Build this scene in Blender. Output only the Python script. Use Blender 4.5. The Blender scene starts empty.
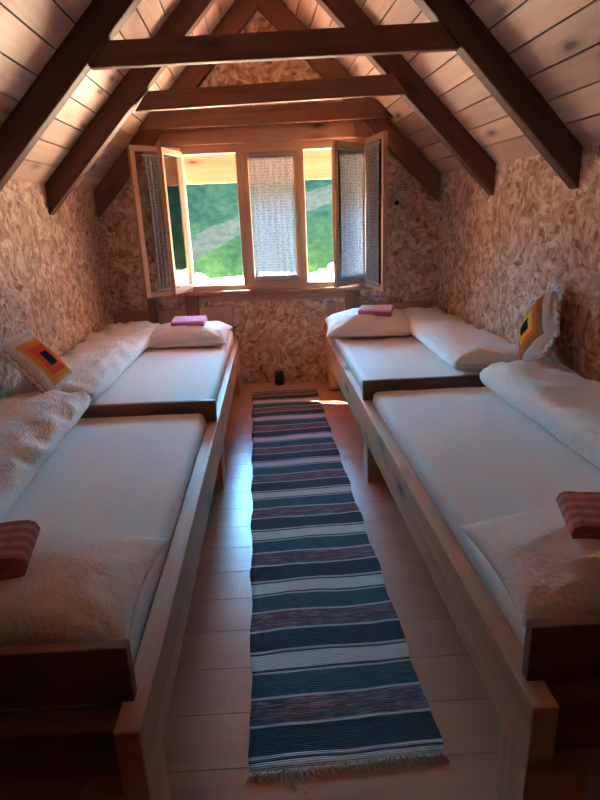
import bpy, bmesh, math, random
from mathutils import Vector, Matrix, noise
random.seed(7)
S = bpy.context.scene
COL = S.collection

# ------------------------------------------------------------------ camera
CP, CYAW, CROLL, CF, CH = 0.31302, 0.02329, 0.04106, 575.13, 1.5
f = Vector((math.sin(CYAW)*math.cos(CP), math.cos(CYAW)*math.cos(CP), -math.sin(CP)))
r0 = Vector((math.cos(CYAW), -math.sin(CYAW), 0)); u0 = r0.cross(f)
cr = math.cos(CROLL)*r0 - math.sin(CROLL)*u0
cu = math.sin(CROLL)*r0 + math.cos(CROLL)*u0
cam = bpy.data.objects.new('camera', bpy.data.cameras.new('camera')); COL.objects.link(cam)
cam.matrix_world = Matrix(((cr.x, cu.x, -f.x, 0), (cr.y, cu.y, -f.y, 0), (cr.z, cu.z, -f.z, CH), (0, 0, 0, 1)))
cam.data.sensor_fit = 'VERTICAL'; cam.data.sensor_height = 32; cam.data.lens = CF*32/800
cam.data.clip_start = .02
S.camera = cam

# ------------------------------------------------------------------ light
S.view_settings.view_transform = 'Standard'; S.view_settings.look = 'None'
S.view_settings.gamma = 1; S.view_settings.use_curve_mapping = False
S.view_settings.exposure = -0.12
w = bpy.data.worlds.new('sky'); S.world = w; w.use_nodes = True
nt = w.node_tree; nt.nodes.clear()
wo = nt.nodes.new('ShaderNodeOutputWorld'); bg = nt.nodes.new('ShaderNodeBackground')
tc = nt.nodes.new('ShaderNodeTexCoord'); sx = nt.nodes.new('ShaderNodeSeparateXYZ'); rp = nt.nodes.new('ShaderNodeValToRGB')
nt.links.new(tc.outputs['Generated'], sx.inputs[0]); nt.links.new(sx.outputs[2], rp.inputs[0])
rp.color_ramp.elements[0].position = 0.0; rp.color_ramp.elements[0].color = (.11, .64, .96, 1)
rp.color_ramp.elements[1].position = .6; rp.color_ramp.elements[1].color = (.07, .20, .45, 1)
nt.links.new(rp.outputs[0], bg.inputs[0])
# the sky is brightest on the sun's side of the house
sd_ = nt.nodes.new('ShaderNodeVectorMath'); sd_.operation = 'DOT_PRODUCT'; sd_.inputs[1].default_value = (-.50, .866, .0)
nt.links.new(tc.outputs['Generated'], sd_.inputs[0])
mr_ = nt.nodes.new('ShaderNodeMapRange'); mr_.inputs['From Min'].default_value = .35; mr_.inputs['From Max'].default_value = .9
mr_.inputs['To Min'].default_value = 12; mr_.inputs['To Max'].default_value = 150
nt.links.new(sd_.outputs['Value'], mr_.inputs['Value']); nt.links.new(mr_.outputs[0], bg.inputs[1])
nt.links.new(bg.outputs[0], wo.inputs[0])
sun = bpy.data.objects.new('sun', bpy.data.lights.new('sun', 'SUN')); COL.objects.link(sun)
sun.data.energy = 380; sun.data.angle = .01; sun.data.color = (1, .81, .58)
# the sun stands high behind the window wall and shines down into the room
sun.rotation_euler = Vector((1.15, -1.0, -1.40)).to_track_quat('-Z', 'Y').to_euler()
sun.location = (-12, 16, 15)
S.cycles.max_bounces = 14; S.cycles.diffuse_bounces = 10; S.cycles.transparent_max_bounces = 16
S.cycles.sample_clamp_indirect = 40

# ------------------------------------------------------------------ geometry constants
D, TH = 5.2066, .079
XL = -1.56
def W(u, d, z):            # back wall frame: u along it, d out into the room
    return Vector((u*math.cos(TH) - d*math.sin(TH), D - u*math.sin(TH) - d*math.cos(TH), z))
def xe(y): return 1.37 - .085*(y - 5.1)
ZE = 1.765
def ridge(y): return (-.01 - .065*(y - 4.1), 3.31 - .05*(y - 4.1))
def roofR(s, y):  # s 0 at eave, 1 at ridge
    rx, rz = ridge(y); return Vector((xe(y) + (rx - xe(y))*s, y, ZE + (rz - ZE)*s))
def roofL(s, y):
    rx, rz = ridge(y); return Vector((XL + (rx - XL)*s, y, 1.755 + (rz - 1.755)*s))
def railL(y): return -.3866 - .0136*(y - 3.2)
def railR(y): return .435 - .035*(y - 3.2)

# ------------------------------------------------------------------ node helpers
def mat(name):
    m = bpy.data.materials.new(name); m.use_nodes = True
    return m, m.node_tree, m.node_tree.nodes['Principled BSDF']
def N(t, kind, **kw):
    n = t.nodes.new('ShaderNode' + kind)
    for k, v in kw.items():
        if k in ('inputs',):
            for a, b in v.items(): n.inputs[a].default_value = b
        else: setattr(n, k, v)
    return n
def L(t, a, b): t.links.new(a, b)
def ramp(t, fac, stops, interp='LINEAR'):
    n = N(t, 'ValToRGB'); n.color_ramp.interpolation = interp
    els = n.color_ramp.elements
    while len(els) < len(stops): els.new(.5)
    for e, (p, c) in zip(els, stops): e.position = p; e.color = (*c, 1)
    L(t, fac, n.inputs[0]); return n.outputs[0]
def mixc(t, fac, a, b, mode='MIX'):
    n = N(t, 'Mix', data_type='RGBA', blend_type=mode)
    for s, v in ((n.inputs[0], fac), (n.inputs[6], a), (n.inputs[7], b)):
        if isinstance(v, (int, float)): s.default_value = v
        elif isinstance(v, tuple): s.default_value = (*v, 1)
        else: L(t, v, s)
    return n.outputs[2]
def mth(t, op, a, b=0.0, c=None):
    n = N(t, 'Math', operation=op)
    for i, v in enumerate((a, b, c)):
        if v is None: continue
        if isinstance(v, (int, float)): n.inputs[i].default_value = v
        else: L(t, v, n.inputs[i])
    return n.outputs[0]
def uvmap(t, sx=1, sy=1, loc=(0, 0, 0)):
    tcn = N(t, 'UVMap'); mp = N(t, 'Mapping'); mp.inputs['Scale'].default_value = (sx, sy, 1); mp.inputs['Location'].default_value = loc
    L(t, tcn.outputs[0], mp.inputs[0]); return mp.outputs[0]
def bump(t, b, h, strength=.3, dist=.01):
    n = N(t, 'Bump'); n.inputs['Strength'].default_value = strength; n.inputs['Distance'].default_value = dist
    L(t, h, n.inputs['Height']); L(t, n.outputs[0], b.inputs['Normal'])

def wood(name, light, dark, rough=.6, grain=1.0, knots=True, tone=.0, spec=.4):
    """wood with grain along U (metres), tone from the 'tone' attribute per board"""
    m, t, b = mat(name)
    v = uvmap(t, 1.6, 26)
    n1 = N(t, 'TexNoise', inputs={'Scale': 1.0, 'Detail': 4.0, 'Distortion': .6}); L(t, v, n1.inputs['Vector'])
    v2 = uvmap(t, .5, 5)
    n2 = N(t, 'TexNoise', inputs={'Scale': 1.3, 'Detail': 2.0, 'Distortion': 1.0}); L(t, v2, n2.inputs['Vector'])
    g = mth(t, 'ADD', mth(t, 'MULTIPLY', n1.outputs[0], .5*grain), mth(t, 'MULTIPLY', n2.outputs[0], .5))
    c = ramp(t, g, [(.25, dark), (.62, light)])
    if knots:
        v3 = uvmap(t, 2.1, 6.0)
        vo = N(t, 'TexVoronoi', inputs={'Scale': 1.0, 'Randomness': 1.0}); L(t, mixc(t, .10, v3, n1.outputs['Color'], 'ADD'), vo.inputs['Vector'])
        k = ramp(t, vo.outputs['Distance'], [(.07, (1, 1, 1)), (.11, (.5, .5, .5)), (.26, (0, 0, 0))])
        c = mixc(t, k, c, tuple(x*.28 for x in dark))
    if tone:
        at = N(t, 'Attribute', attribute_name='tone')
        f_ = mth(t, 'MULTIPLY_ADD', at.outputs['Fac'], tone*2, 1 - tone)
        vm = N(t, 'VectorMath', operation='SCALE'); L(t, c, vm.inputs[0]); L(t, f_, vm.inputs['Scale']); c = vm.outputs[0]
    L(t, c, b.inputs['Base Color']); b.inputs['Roughness'].default_value = rough
    b.inputs['Specular IOR Level'].default_value = spec
    bump(t, b, g, .25, .004)
    return m

def osb(name):
    m, t, b = mat(name)
    base = N(t, 'UVMap').outputs[0]
    def layer(rs, seed):
        vo = N(t, 'TexVoronoi', inputs={'Scale': 7.0}); vo.feature = 'F1'
        mp = N(t, 'Mapping'); mp.inputs['Location'].default_value = (seed, seed*1.7, 0)
        dn = N(t, 'TexNoise', inputs={'Scale': 22.0, 'Detail': 2.0}); L(t, base, dn.inputs['Vector'])
        ad = N(t, 'VectorMath', operation='MULTIPLY_ADD'); L(t, dn.outputs['Color'], ad.inputs[0]); ad.inputs[1].default_value = (.012, .012, 0); L(t, base, ad.inputs[2])
        L(t, ad.outputs[0], mp.inputs[0]); L(t, mp.outputs[0], vo.inputs['Vector'])
        sp = N(t, 'SeparateColor'); L(t, vo.outputs['Color'], sp.inputs[0])
        ang = mth(t, 'MULTIPLY', sp.outputs[0], 3.14159)
        ro = N(t, 'VectorRotate', rotation_type='Z_AXIS'); L(t, mp.outputs[0], ro.inputs['Vector']); L(t, ang, ro.inputs['Angle'])
        ms = N(t, 'Mapping'); ms.inputs['Scale'].default_value = (rs, rs*2.4, 1); L(t, ro.outputs[0], ms.inputs[0])
        v2 = N(t, 'TexVoronoi', inputs={'Scale': 1.0}); L(t, ms.outputs[0], v2.inputs['Vector'])
        s2 = N(t, 'SeparateColor'); L(t, v2.outputs['Color'], s2.inputs[0])
        return s2.outputs[1]
    a, c2 = layer(12, 0.0), layer(17, 5.3)
    g = mth(t, 'ADD', mth(t, 'MULTIPLY', a, .55), mth(t, 'MULTIPLY', c2, .45))
    col = ramp(t, g, [(.05, (.26, .125, .07)), (.28, (.55, .33, .205)), (.52, (.72, .48, .33)), (.85, (.94, .80, .62))])
    big = N(t, 'TexNoise', inputs={'Scale': 1.2, 'Detail': 1.0}); L(t, base, big.inputs['Vector'])
    col = mixc(t, mth(t, 'MULTIPLY', big.outputs[0], .35), col, (.42, .19, .10), 'MULTIPLY')
    L(t, col, b.inputs['Base Color']); b.inputs['Roughness'].default_value = .55
    bump(t, b, g, .35, .004)
    return m

def cloth(name, col, scale=260, bumpd=.0015, rough=.9, crinkle=0, sheen=.2):
    m, t, b = mat(name)
    tcn = N(t, 'TexCoord')
    n1 = N(t, 'TexNoise', inputs={'Scale': scale, 'Detail': 2.0}); L(t, tcn.outputs['Object'], n1.inputs['Vector'])
    n2 = N(t, 'TexNoise', inputs={'Scale': 9.0, 'Detail': 3.0}); L(t, tcn.outputs['Object'], n2.inputs['Vector'])
    c = mixc(t, mth(t, 'MULTIPLY', n2.outputs[0], .4), col, tuple(x*.86 for x in col))
    L(t, c, b.inputs['Base Color']); b.inputs['Roughness'].default_value = rough
    b.inputs['Sheen Weight'].default_value = sheen
    h = n1.outputs[0]
    if crinkle:
        n3 = N(t, 'TexVoronoi', inputs={'Scale': 75.0}); L(t, tcn.outputs['Object'], n3.inputs['Vector'])
        n4 = N(t, 'TexNoise', inputs={'Scale': 30.0, 'Detail': 3.0}); L(t, tcn.outputs['Object'], n4.inputs['Vector'])
        h = mth(t, 'ADD', mth(t, 'MULTIPLY', n3.outputs[0], crinkle), mth(t, 'MULTIPLY', n4.outputs[0], 1.6))
    bump(t, b, h, .5, bumpd)
    return m

def plain(name, col, rough=.5, metal=0.0):
    m, t, b = mat(name)
    tcn = N(t, 'TexCoord'); n1 = N(t, 'TexNoise', inputs={'Scale': 30.0, 'Detail': 3.0}); L(t, tcn.outputs['Object'], n1.inputs['Vector'])
    c = mixc(t, n1.outputs[0], tuple(x*.85 for x in col), tuple(min(1, x*1.12) for x in col))
    L(t, c, b.inputs['Base Color'])
    b.inputs['Roughness'].default_value = rough; b.inputs['Metallic'].default_value = metal
    return m

M = {}
M['rafter'] = wood('dark stained rafter wood', (.15, .062, .038), (.045, .016, .011), .6, 1.2)
M['beam'] = wood('brown beam wood', (.26, .115, .070), (.11, .045, .028), .6, 1.2)
M['ceil'] = wood('ceiling spruce boards', (.80, .56, .43), (.58, .36, .26), .5, .8, True, .17)
M['frame'] = wood('window frame pine', (.60, .38, .25), (.42, .24, .15), .35, 1, False)
M['lint'] = wood('pale lintel pine', (.46, .25, .16), (.30, .15, .09), .5, 1)
M['bed'] = wood('bed spruce timber', (.66, .345, .19), (.40, .175, .09), .5, 1)
M['bedboard'] = wood('bed board brown', (.24, .11, .068), (.13, .055, .036), .5, 1, False)
M['head'] = wood('headboard wood', (.50, .28, .19), (.34, .17, .11), .5, 1, False)
M['floor'] = wood('laminate floor', (.56, .26, .155), (.44, .19, .11), .29, .6, False, .05, .9)
M['osb'] = osb('oriented strand board')
M['sheet'] = cloth('fitted sheet white', (.80, .745, .70), 300, .001)
M['duvet'] = cloth('seersucker duvet white', (.86, .81, .77), 200, .006, .85, 1.3)
M['pillow'] = cloth('pillowcase white', (.86, .80, .76), 220, .0035, .85, 1.0)
M['pink'] = cloth('pink terry', (.75, .28, .45), 400, .004, .95, .5)
M['can'] = plain('black enamel', (.015, .02, .022), .35)
M['hinge'] = plain('steel hardware', (.5, .5, .5), .35, .9)
M['paper'] = plain('pale printed slats', (.6, .6, .58), .5)
M['dark'] = plain('black rubber', (.02, .02, .02), .6)

def glass():
    m, t, b = mat('window glass'); t.nodes.remove(b)
    o = t.nodes['Material Output']; tr = N(t, 'BsdfTransparent'); gl = N(t, 'BsdfGlossy'); gl.inputs['Roughness'].default_value = .02
    tr.inputs[0].default_value = (.93, .96, .95, 1)
    fr = N(t, 'Fresnel'); fr.inputs[0].default_value = 1.5
    mx = N(t, 'MixShader'); L(t, fr.outputs[0], mx.inputs[0]); L(t, tr.outputs[0], mx.inputs[1]); L(t, gl.outputs[0], mx.inputs[2])
    L(t, mx.outputs[0], o.inputs[0]); return m
M['glass'] = glass()
def lace(name, dens):
    m, t, b = mat(name); t.nodes.remove(b)
    o = t.nodes['Material Output']
    v = uvmap(t, 42, 42)
    vo = N(t, 'TexVoronoi', inputs={'Scale': 1.0, 'Randomness': .35}); L(t, v, vo.inputs['Vector'])
    dots = ramp(t, vo.outputs['Distance'], [(.26, (0, 0, 0)), (.36, (1, 1, 1))])
    df = N(t, 'BsdfDiffuse'); df.inputs[0].default_value = (.56, .55, .56, 1)
    tl = N(t, 'BsdfTranslucent'); tl.inputs[0].default_value = (.13, .13, .145, 1)
    dm = N(t, 'MixShader'); dm.inputs[0].default_value = .5; L(t, df.outputs[0], dm.inputs[1]); L(t, tl.outputs[0], dm.inputs[2])
    tr = N(t, 'BsdfTransparent')
    mx = N(t, 'MixShader')
    L(t, mth(t, 'MULTIPLY_ADD', dots, .97 - dens, dens), mx.inputs[0])
    L(t, tr.outputs[0], mx.inputs[1]); L(t, dm.outputs[0], mx.inputs[2]); L(t, mx.outputs[0], o.inputs[0]); return m
M['lace'] = lace('sheer dotted lace', .50)
M['hem'] = cloth('gathered curtain heading', (.36, .34, .34), 200)

def crochet(name, stops):
    m, t, b = mat(name)
    uv = N(t, 'UVMap'); sp = N(t, 'SeparateXYZ'); L(t, uv.outputs[0], sp.inputs[0])
    a = mth(t, 'ABSOLUTE', mth(t, 'SUBTRACT', sp.outputs[0], .5)); c = mth(t, 'ABSOLUTE', mth(t, 'SUBTRACT', sp.outputs[1], .5))
    mxx = mth(t, 'MAXIMUM', a, c)
    nz = N(t, 'TexNoise', inputs={'Scale': 40.0}); L(t, uv.outputs[0], nz.inputs['Vector'])
    d = mth(t, 'MULTIPLY_ADD', mth(t, 'SUBTRACT', nz.outputs[0], .5), .03, mth(t, 'MULTIPLY', mxx, 2))
    col = ramp(t, d, stops, 'CONSTANT')
    L(t, col, b.inputs['Base Color']); b.inputs['Roughness'].default_value = .95; b.inputs['Specular IOR Level'].default_value = .1
    kn = mth(t, 'SINE', mth(t, 'MULTIPLY', mxx, 190)); ch = N(t, 'TexVoronoi', inputs={'Scale': 55.0}); L(t, uv.outputs[0], ch.inputs['Vector'])
    bump(t, b, mth(t, 'ADD', mth(t, 'MULTIPLY', kn, .5), ch.outputs[0]), .6, .006)
    return m
M['croL'] = crochet('crochet orange left', [(0, (.012, .01, .01)), (.24, (.74, .07, .025)), (.48, (.80, .20, .02)), (.64, (.70, .34, .07)), (.74, (.74, .64, .56))])
M['croR'] = crochet('crochet yellow right', [(0, (.012, .012, .014)), (.22, (.82, .50, .06)), (.42, (.82, .16, .03)), (.60, (.42, .16, .06)), (.80, (.70, .68, .66))])

def checked(name):
    m, t, b = mat(name)
    uv = N(t, 'UVMap'); sp = N(t, 'SeparateXYZ'); L(t, uv.outputs[0], sp.inputs[0])
    a = mth(t, 'GREATER_THAN', mth(t, 'FRACT', mth(t, 'MULTIPLY', sp.outputs[0], 22)), .55)
    c = mth(t, 'GREATER_THAN', mth(t, 'FRACT', mth(t, 'MULTIPLY', sp.outputs[1], 22)), .55)
    c1 = mixc(t, a, (.42, .11, .09), (.52, .22, .18)); c2 = mixc(t, c, c1, (.20, .05, .06))
    L(t, mixc(t, .22, c1, c2), b.inputs['Base Color']); b.inputs['Roughness'].default_value = .95
    n = N(t, 'TexNoise', inputs={'Scale': 300.0}); L(t, uv.outputs[0], n.inputs['Vector']); bump(t, b, n.outputs[0], .6, .004)
    return m
M['check'] = checked('red checked terry')

def rugmat():
    m, t, b = mat('striped rag weave')
    uv = N(t, 'UVMap'); sp = N(t, 'SeparateXYZ'); L(t, uv.outputs[0], sp.inputs[0])
    wn = N(t, 'TexNoise', inputs={'Scale': 3.0, 'Detail': 2.0}); L(t, uv.outputs[0], wn.inputs['Vector'])
    vv = mth(t, 'ADD', sp.outputs[1], mth(t, 'MULTIPLY', mth(t, 'SUBTRACT', wn.outputs[0], .5), .02))
    ph = mth(t, 'FRACT', mth(t, 'DIVIDE', mth(t, 'SUBTRACT', vv, .035), .425))
    mp = uvmap(t, 14, 260)
    n1 = N(t, 'TexNoise', inputs={'Scale': 1.0, 'Detail': 3.0}); L(t, mp, n1.inputs['Vector'])
    mp2 = uvmap(t, 22, 190, (3, 5, 0)); v1 = N(t, 'TexVoronoi', inputs={'Scale': 1.0}); L(t, mp2, v1.inputs['Vector'])
    sc = N(t, 'SeparateColor'); L(t, v1.outputs['Color'], sc.inputs[0])
    dark = ramp(t, n1.outputs[0], [(.35, (.010, .012, .018)), (.7, (.042, .048, .060))])
    multi = ramp(t, sc.outputs[0], [(.0, (.03, .035, .045)), (.35, (.22, .045, .05)), (.52, (.06, .11, .11)), (.72, (.38, .18, .16)), (.88, (.10, .06, .07))])
    teal = ramp(t, n1.outputs[0], [(.35, (.012, .035, .042)), (.7, (.05, .12, .125))])
    light = ramp(t, n1.outputs[0], [(.3, (.50, .43, .40)), (.7, (.74, .67, .62))])
    cA = mixc(t, mth(t, 'GREATER_THAN', ph, .27), dark, multi)
    cB = mixc(t, mth(t, 'GREATER_THAN', ph, .52), cA, teal)
    cC = mixc(t, mth(t, 'GREATER_THAN', ph, .79), cB, light)
    out = cC
    for p in (.27, .52):
        ln = mth(t, 'LESS_THAN', mth(t, 'ABSOLUTE', mth(t, 'SUBTRACT', ph, p)), .012)
        out = mixc(t, ln, out, (.62, .50, .48))
    for p in (.80, .985):
        ln = mth(t, 'LESS_THAN', mth(t, 'ABSOLUTE', mth(t, 'SUBTRACT', ph, p)), .011)
        out = mixc(t, ln, out, (.05, .03, .04))
    for p in (.775, .012):
        ln = mth(t, 'LESS_THAN', mth(t, 'ABSOLUTE', mth(t, 'SUBTRACT', ph, p)), .010)
        out = mixc(t, ln, out, (.60, .48, .46))
    L(t, out, b.inputs['Base Color']); b.inputs['Roughness'].default_value = .95
    wv = mth(t, 'SINE', mth(t, 'MULTIPLY', sp.outputs[1], 900))
    bump(t, b, mth(t, 'ADD', wv, mth(t, 'MULTIPLY', n1.outputs[0], 2)), .6, .004)
    return m
M['rug'] = rugmat()
M['fringe'] = cloth('fringe cotton', (.45, .38, .34), 300)

def groundmat():
    m, t, b = mat('meadow and gravel')
    g = N(t, 'NewGeometry'); sp = N(t, 'SeparateXYZ'); L(t, g.outputs['Position'], sp.inputs[0])
    n1 = N(t, 'TexNoise', inputs={'Scale': .9, 'Detail': 6.0, 'Roughness': .65}); L(t, g.outputs['Position'], n1.inputs['Vector'])
    n2 = N(t, 'TexNoise', inputs={'Scale': 5.0, 'Detail': 4.0}); L(t, g.outputs['Position'], n2.inputs['Vector'])
    mixn = mth(t, 'ADD', mth(t, 'MULTIPLY', n1.outputs[0], .6), mth(t, 'MULTIPLY', n2.outputs[0], .4))
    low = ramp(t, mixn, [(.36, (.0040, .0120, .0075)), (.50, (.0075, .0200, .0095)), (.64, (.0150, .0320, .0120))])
    high = ramp(t, mixn, [(.36, (.0022, .0085, .0080)), (.50, (.0042, .0130, .0112)), (.64, (.0080, .0190, .0130))])  # upper slope darker and bluer: shade and haze put into the colour
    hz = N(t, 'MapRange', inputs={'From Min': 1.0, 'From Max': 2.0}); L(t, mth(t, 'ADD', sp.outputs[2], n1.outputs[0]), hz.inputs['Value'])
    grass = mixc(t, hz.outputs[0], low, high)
    gravel = ramp(t, n2.outputs[0], [(.3, (.42, .36, .30)), (.7, (.62, .56, .48))])
    path = ramp(t, n2.outputs[0], [(.3, (.0085, .0145, .0150)), (.7, (.0165, .0225, .0225))])
    # rising gravel track across the slope
    yy = mth(t, 'SUBTRACT', sp.outputs[1], mth(t, 'MULTIPLY', sp.outputs[0], .45))
    yy = mth(t, 'ADD', yy, mth(t, 'MULTIPLY', n1.outputs[0], .8))
    trk = mth(t, 'LESS_THAN', mth(t, 'ABSOLUTE', mth(t, 'SUBTRACT', yy, 17.6)), .35)
    c = mixc(t, trk, grass, path)
    edge = mth(t, 'ADD', sp.outputs[1], mth(t, 'MULTIPLY', n1.outputs[0], 1.2))
    c = mixc(t, mth(t, 'LESS_THAN', edge, 15.9), c, gravel)
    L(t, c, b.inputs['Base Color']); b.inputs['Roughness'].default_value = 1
    b.inputs['Specular IOR Level'].default_value = 0
    return m
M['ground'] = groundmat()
M['clad'] = wood('outer gable boards', (.34, .22, .155), (.24, .145, .095), .6, 1, True, .05)

# ------------------------------------------------------------------ mesh helpers
def new_bm():
    bm = bmesh.new(); bm.loops.layers.uv.new('UVMap'); bm.loops.layers.float_color.new('tone'); return bm
def board(bm, corners, usevec=None, tone=None):
    """hexahedron from 8 corners: 0-3 one end (ccw), 4-7 the other end; grain runs end to end"""
    vs = [bm.verts.new(c) for c in corners]
    uv = bm.loops.layers.uv['UVMap']; tl = bm.loops.layers.float_color['tone']
    tone = random.random() if tone is None else tone
    ou, ov = random.uniform(0, 9), random.uniform(0, 9)
    ax = (sum((Vector(c) for c in corners[4:]), Vector()) - sum((Vector(c) for c in corners[:4]), Vector()))
    if ax.length > 0: ax.normalize()
    out = []
    for q in ((0, 1, 2, 3), (7, 6, 5, 4), (0, 4, 5, 1), (1, 5, 6, 2), (2, 6, 7, 3), (3, 7, 4, 0)):
        try: fc = bm.faces.new([vs[i] for i in q])
        except ValueError: continue
        fc.normal_update(); n = fc.normal
        side = n.cross(ax)
        if side.length < .3:
            a2 = (vs[q[1]].co - vs[q[0]].co); a2.normalize(); side = n.cross(a2); au = a2
        else: au = ax
        side.normalize()
        for lp in fc.loops:
            lp[uv].uv = (lp.vert.co.dot(au) + ou, lp.vert.co.dot(side) + ov); lp[tl] = (tone, tone, tone, 1)
        out.append(fc)
    return out
def beam(bm, p0, p1, wv, hv):
    """box between p0 and p1 (centre line); wv, hv full width and height vectors"""
    p0, p1, wv, hv = map(Vector, (p0, p1, wv, hv))
    q = [-wv/2 - hv/2, wv/2 - hv/2, wv/2 + hv/2, -wv/2 + hv/2]
    return board(bm, [p0 + a for a in q] + [p1 + a for a in q])
def box(bm, x0, x1, y0, y1, z0, z1):
    L_ = (x1-x0, y1-y0, z1-z0); a = L_.index(max(L_)); cx, cy, cz = (x0+x1)/2, (y0+y1)/2, (z0+z1)/2
    if a == 0: return beam(bm, (x0, cy, cz), (x1, cy, cz), (0, y1-y0, 0), (0, 0, z1-z0))
    if a == 1: return beam(bm, (cx, y0, cz), (cx, y1, cz), (x1-x0, 0, 0), (0, 0, z1-z0))
    return beam(bm, (cx, cy, z0), (cx, cy, z1), (x1-x0, 0, 0), (0, y1-y0, 0))
def wbox(bm, u0_, u1_, d0, d1, z0, z1):
    """box in the back wall's frame"""
    lu, lz = u1_-u0_, z1-z0; dm = (d0+d1)/2
    dv = W(0, d1, 0) - W(0, d0, 0)
    if lu >= lz:
        zm = (z0+z1)/2; return beam(bm, W(u0_, dm, zm), W(u1_, dm, zm), dv, (0, 0, lz))
    um = (u0_+u1_)/2; return beam(bm, W(um, dm, z0), W(um, dm, z1), W(u1_, 0, 0) - W(u0_, 0, 0), dv)
def prism(bm, pts, depth):
    """flat polygon pts (3D) extruded by vector depth, UV planar in metres"""
    depth = Vector(depth); pts = [Vector(p) for p in pts]
    a = [bm.verts.new(p) for p in pts]; b = [bm.verts.new(p + depth) for p in pts]
    n = len(pts); fs = [bm.faces.new(a), bm.faces.new(b[::-1])]
    for i in range(n): fs.append(bm.faces.new((a[i], b[i], b[(i+1) % n], a[(i+1) % n])))
    uv = bm.loops.layers.uv['UVMap']
    for fc in fs:
        fc.normal_update(); n_ = fc.normal
        up = Vector((0, 0, 1)) if abs(n_.z) < .8 else Vector((0, 1, 0))
        au = up.cross(n_).normalized(); av = n_.cross(au)
        for lp in fc.loops: lp[uv].uv = (lp.vert.co.dot(au) + 3, lp.vert.co.dot(av) + 3)
    return fs
def obj(name, bm, m, parent=None, bev=0, smooth=False, seg=2, sub=0):
    bmesh.ops.recalc_face_normals(bm, faces=bm.faces[:])
    me = bpy.data.meshes.new(name); bm.to_mesh(me); bm.free(); me.materials.append(m)
    o = bpy.data.objects.new(name, me); COL.objects.link(o)
    if parent is not None: o.parent = parent; o.matrix_parent_inverse = parent.matrix_world.inverted()
    if smooth or bev:
        for p in me.polygons: p.use_smooth = bool(smooth)
    if bev:
        md = o.modifiers.new('bevel', 'BEVEL'); md.width = bev; md.segments = seg; md.limit_method = 'ANGLE'; md.angle_limit = math.radians(40)
    if sub:
        md = o.modifiers.new('sub', 'SUBSURF'); md.levels = md.render_levels = sub
    return o
def thing(name, label, cat, loc, group=None):
    o = bpy.data.objects.new(name, None); COL.objects.link(o); o.location = loc; o.empty_display_size = .1
    o.matrix_world = Matrix.Translation(loc)
    o['label'] = label; o['category'] = cat
    if group: o['group'] = group
    return o
def tag(o, label, cat, group=None):
    o['label'] = label; o['category'] = cat
    if group: o['group'] = group
    return o
def struct(o): o['kind'] = 'structure'; return o
def recenter(o, p):
    """move a mesh object's origin to p (world) without moving its geometry"""
    p = Vector(p); o.data.transform(Matrix.Translation(-p)); o.matrix_world = Matrix.Translation(p); return o

# ------------------------------------------------------------------ SETTING
YF, YO = -2.4, 5.95     # front wall, roof overhang
# floor: laminate boards laid across the room
bm = new_bm(); y = YF; k = 0
while y < 5.6:
    x = -1.9 - (k % 3)*.45
    while x < 1.95:
        x1 = x + 1.28
        a, b_ = max(x, -1.9), min(x1, 1.95)
        if b_ - a > .02: box(bm, a + .0006, b_ - .0006, y + .0008, y + .1905, -.03, 0)
        x = x1
    y += .192; k += 1
box(bm, -1.9, 1.95, YF, 5.6, -.09, -.0305)
struct(obj('floor', bm, M['floor']))

# side walls
def side_wall(name, xf, out, ztop):
    bm = new_bm()
    for y0, y1 in ((YF, .3), (.3, 2.78), (2.78, 5.55)):
        for z0, z1 in ((-.02, 1.43), (1.43, ztop)):
            g = .0015
            P = [Vector((xf(y0 + g), y0 + g, z0 + g)), Vector((xf(y1 - g), y1 - g, z0 + g)), Vector((xf(y1 - g), y1 - g, z1 - g)), Vector((xf(y0 + g), y0 + g, z1 - g))]
            prism(bm, P, (out*.018, 0, 0))
        P = [Vector((xf(y0)+out*.018, y0, -.02)), Vector((xf(y1)+out*.018, y1, -.02)), Vector((xf(y1)+out*.018, y1, ztop)), Vector((xf(y0)+out*.018, y0, ztop))]
        prism(bm, P, (out*.1, 0, 0))
    return struct(obj(name, bm, M['osb']))
side_wall('wall_left', lambda y: XL, -1, 1.775)
side_wall('wall_right', xe, 1, 1.79)

# back wall with the window opening
OU0, OU1, OZ0, OZ1 = -.86, .80, .865, 2.075
g = .0015
dv = W(0, -.10, 0) - W(0, 0, 0)
rx, rz = ridge(5.2)
bm = new_bm()
def wp(pts): prism(bm, [W(u, 0, z) for u, z in pts], dv)
zl = lambda u: 1.755 + (u + 1.56)*(rz - 1.755)/(rx + 1.56) + .05
zr = lambda u: ZE + (1.37 - u)*(rz - ZE)/(1.37 - rx) + .05
wp([(-1.75, -.02), (-.26, -.02), (-.26, .77), (-1.75, .77)])
wp([(-.257, -.02), (.16, -.02), (.16, .77), (-.257, .77)])
wp([(.163, -.02), (1.55, -.02), (1.55, .77), (.163, .77)])
wp([(OU0, .773), (OU1, .773), (OU1, OZ0), (OU0, OZ0)])
wp([(-1.75, .773), (OU0, .773), (OU0, OZ1), (-1.25, OZ1), (-1.75, 1.6)])
wp([(OU1, .773), (1.55, .773), (1.55, 1.6), (1.12, OZ1), (OU1, OZ1)])
wp([(-1.25, OZ1), (1.12, OZ1), (rx, rz + .05)])
struct(obj('wall_back', bm, M['osb']))
# front wall behind the camera
bm = new_bm()
rx0, rz0 = ridge(YF)
prism(bm, [(XL-.1, YF, -.02), (xe(YF)+.1, YF, -.02), (xe(YF)+.1, YF, 1.8), (rx0, YF, rz0 + .05), (XL-.1, YF, 1.75)], (0, -.1, 0))
struct(obj('wall_front', bm, M['beam']))

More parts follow.
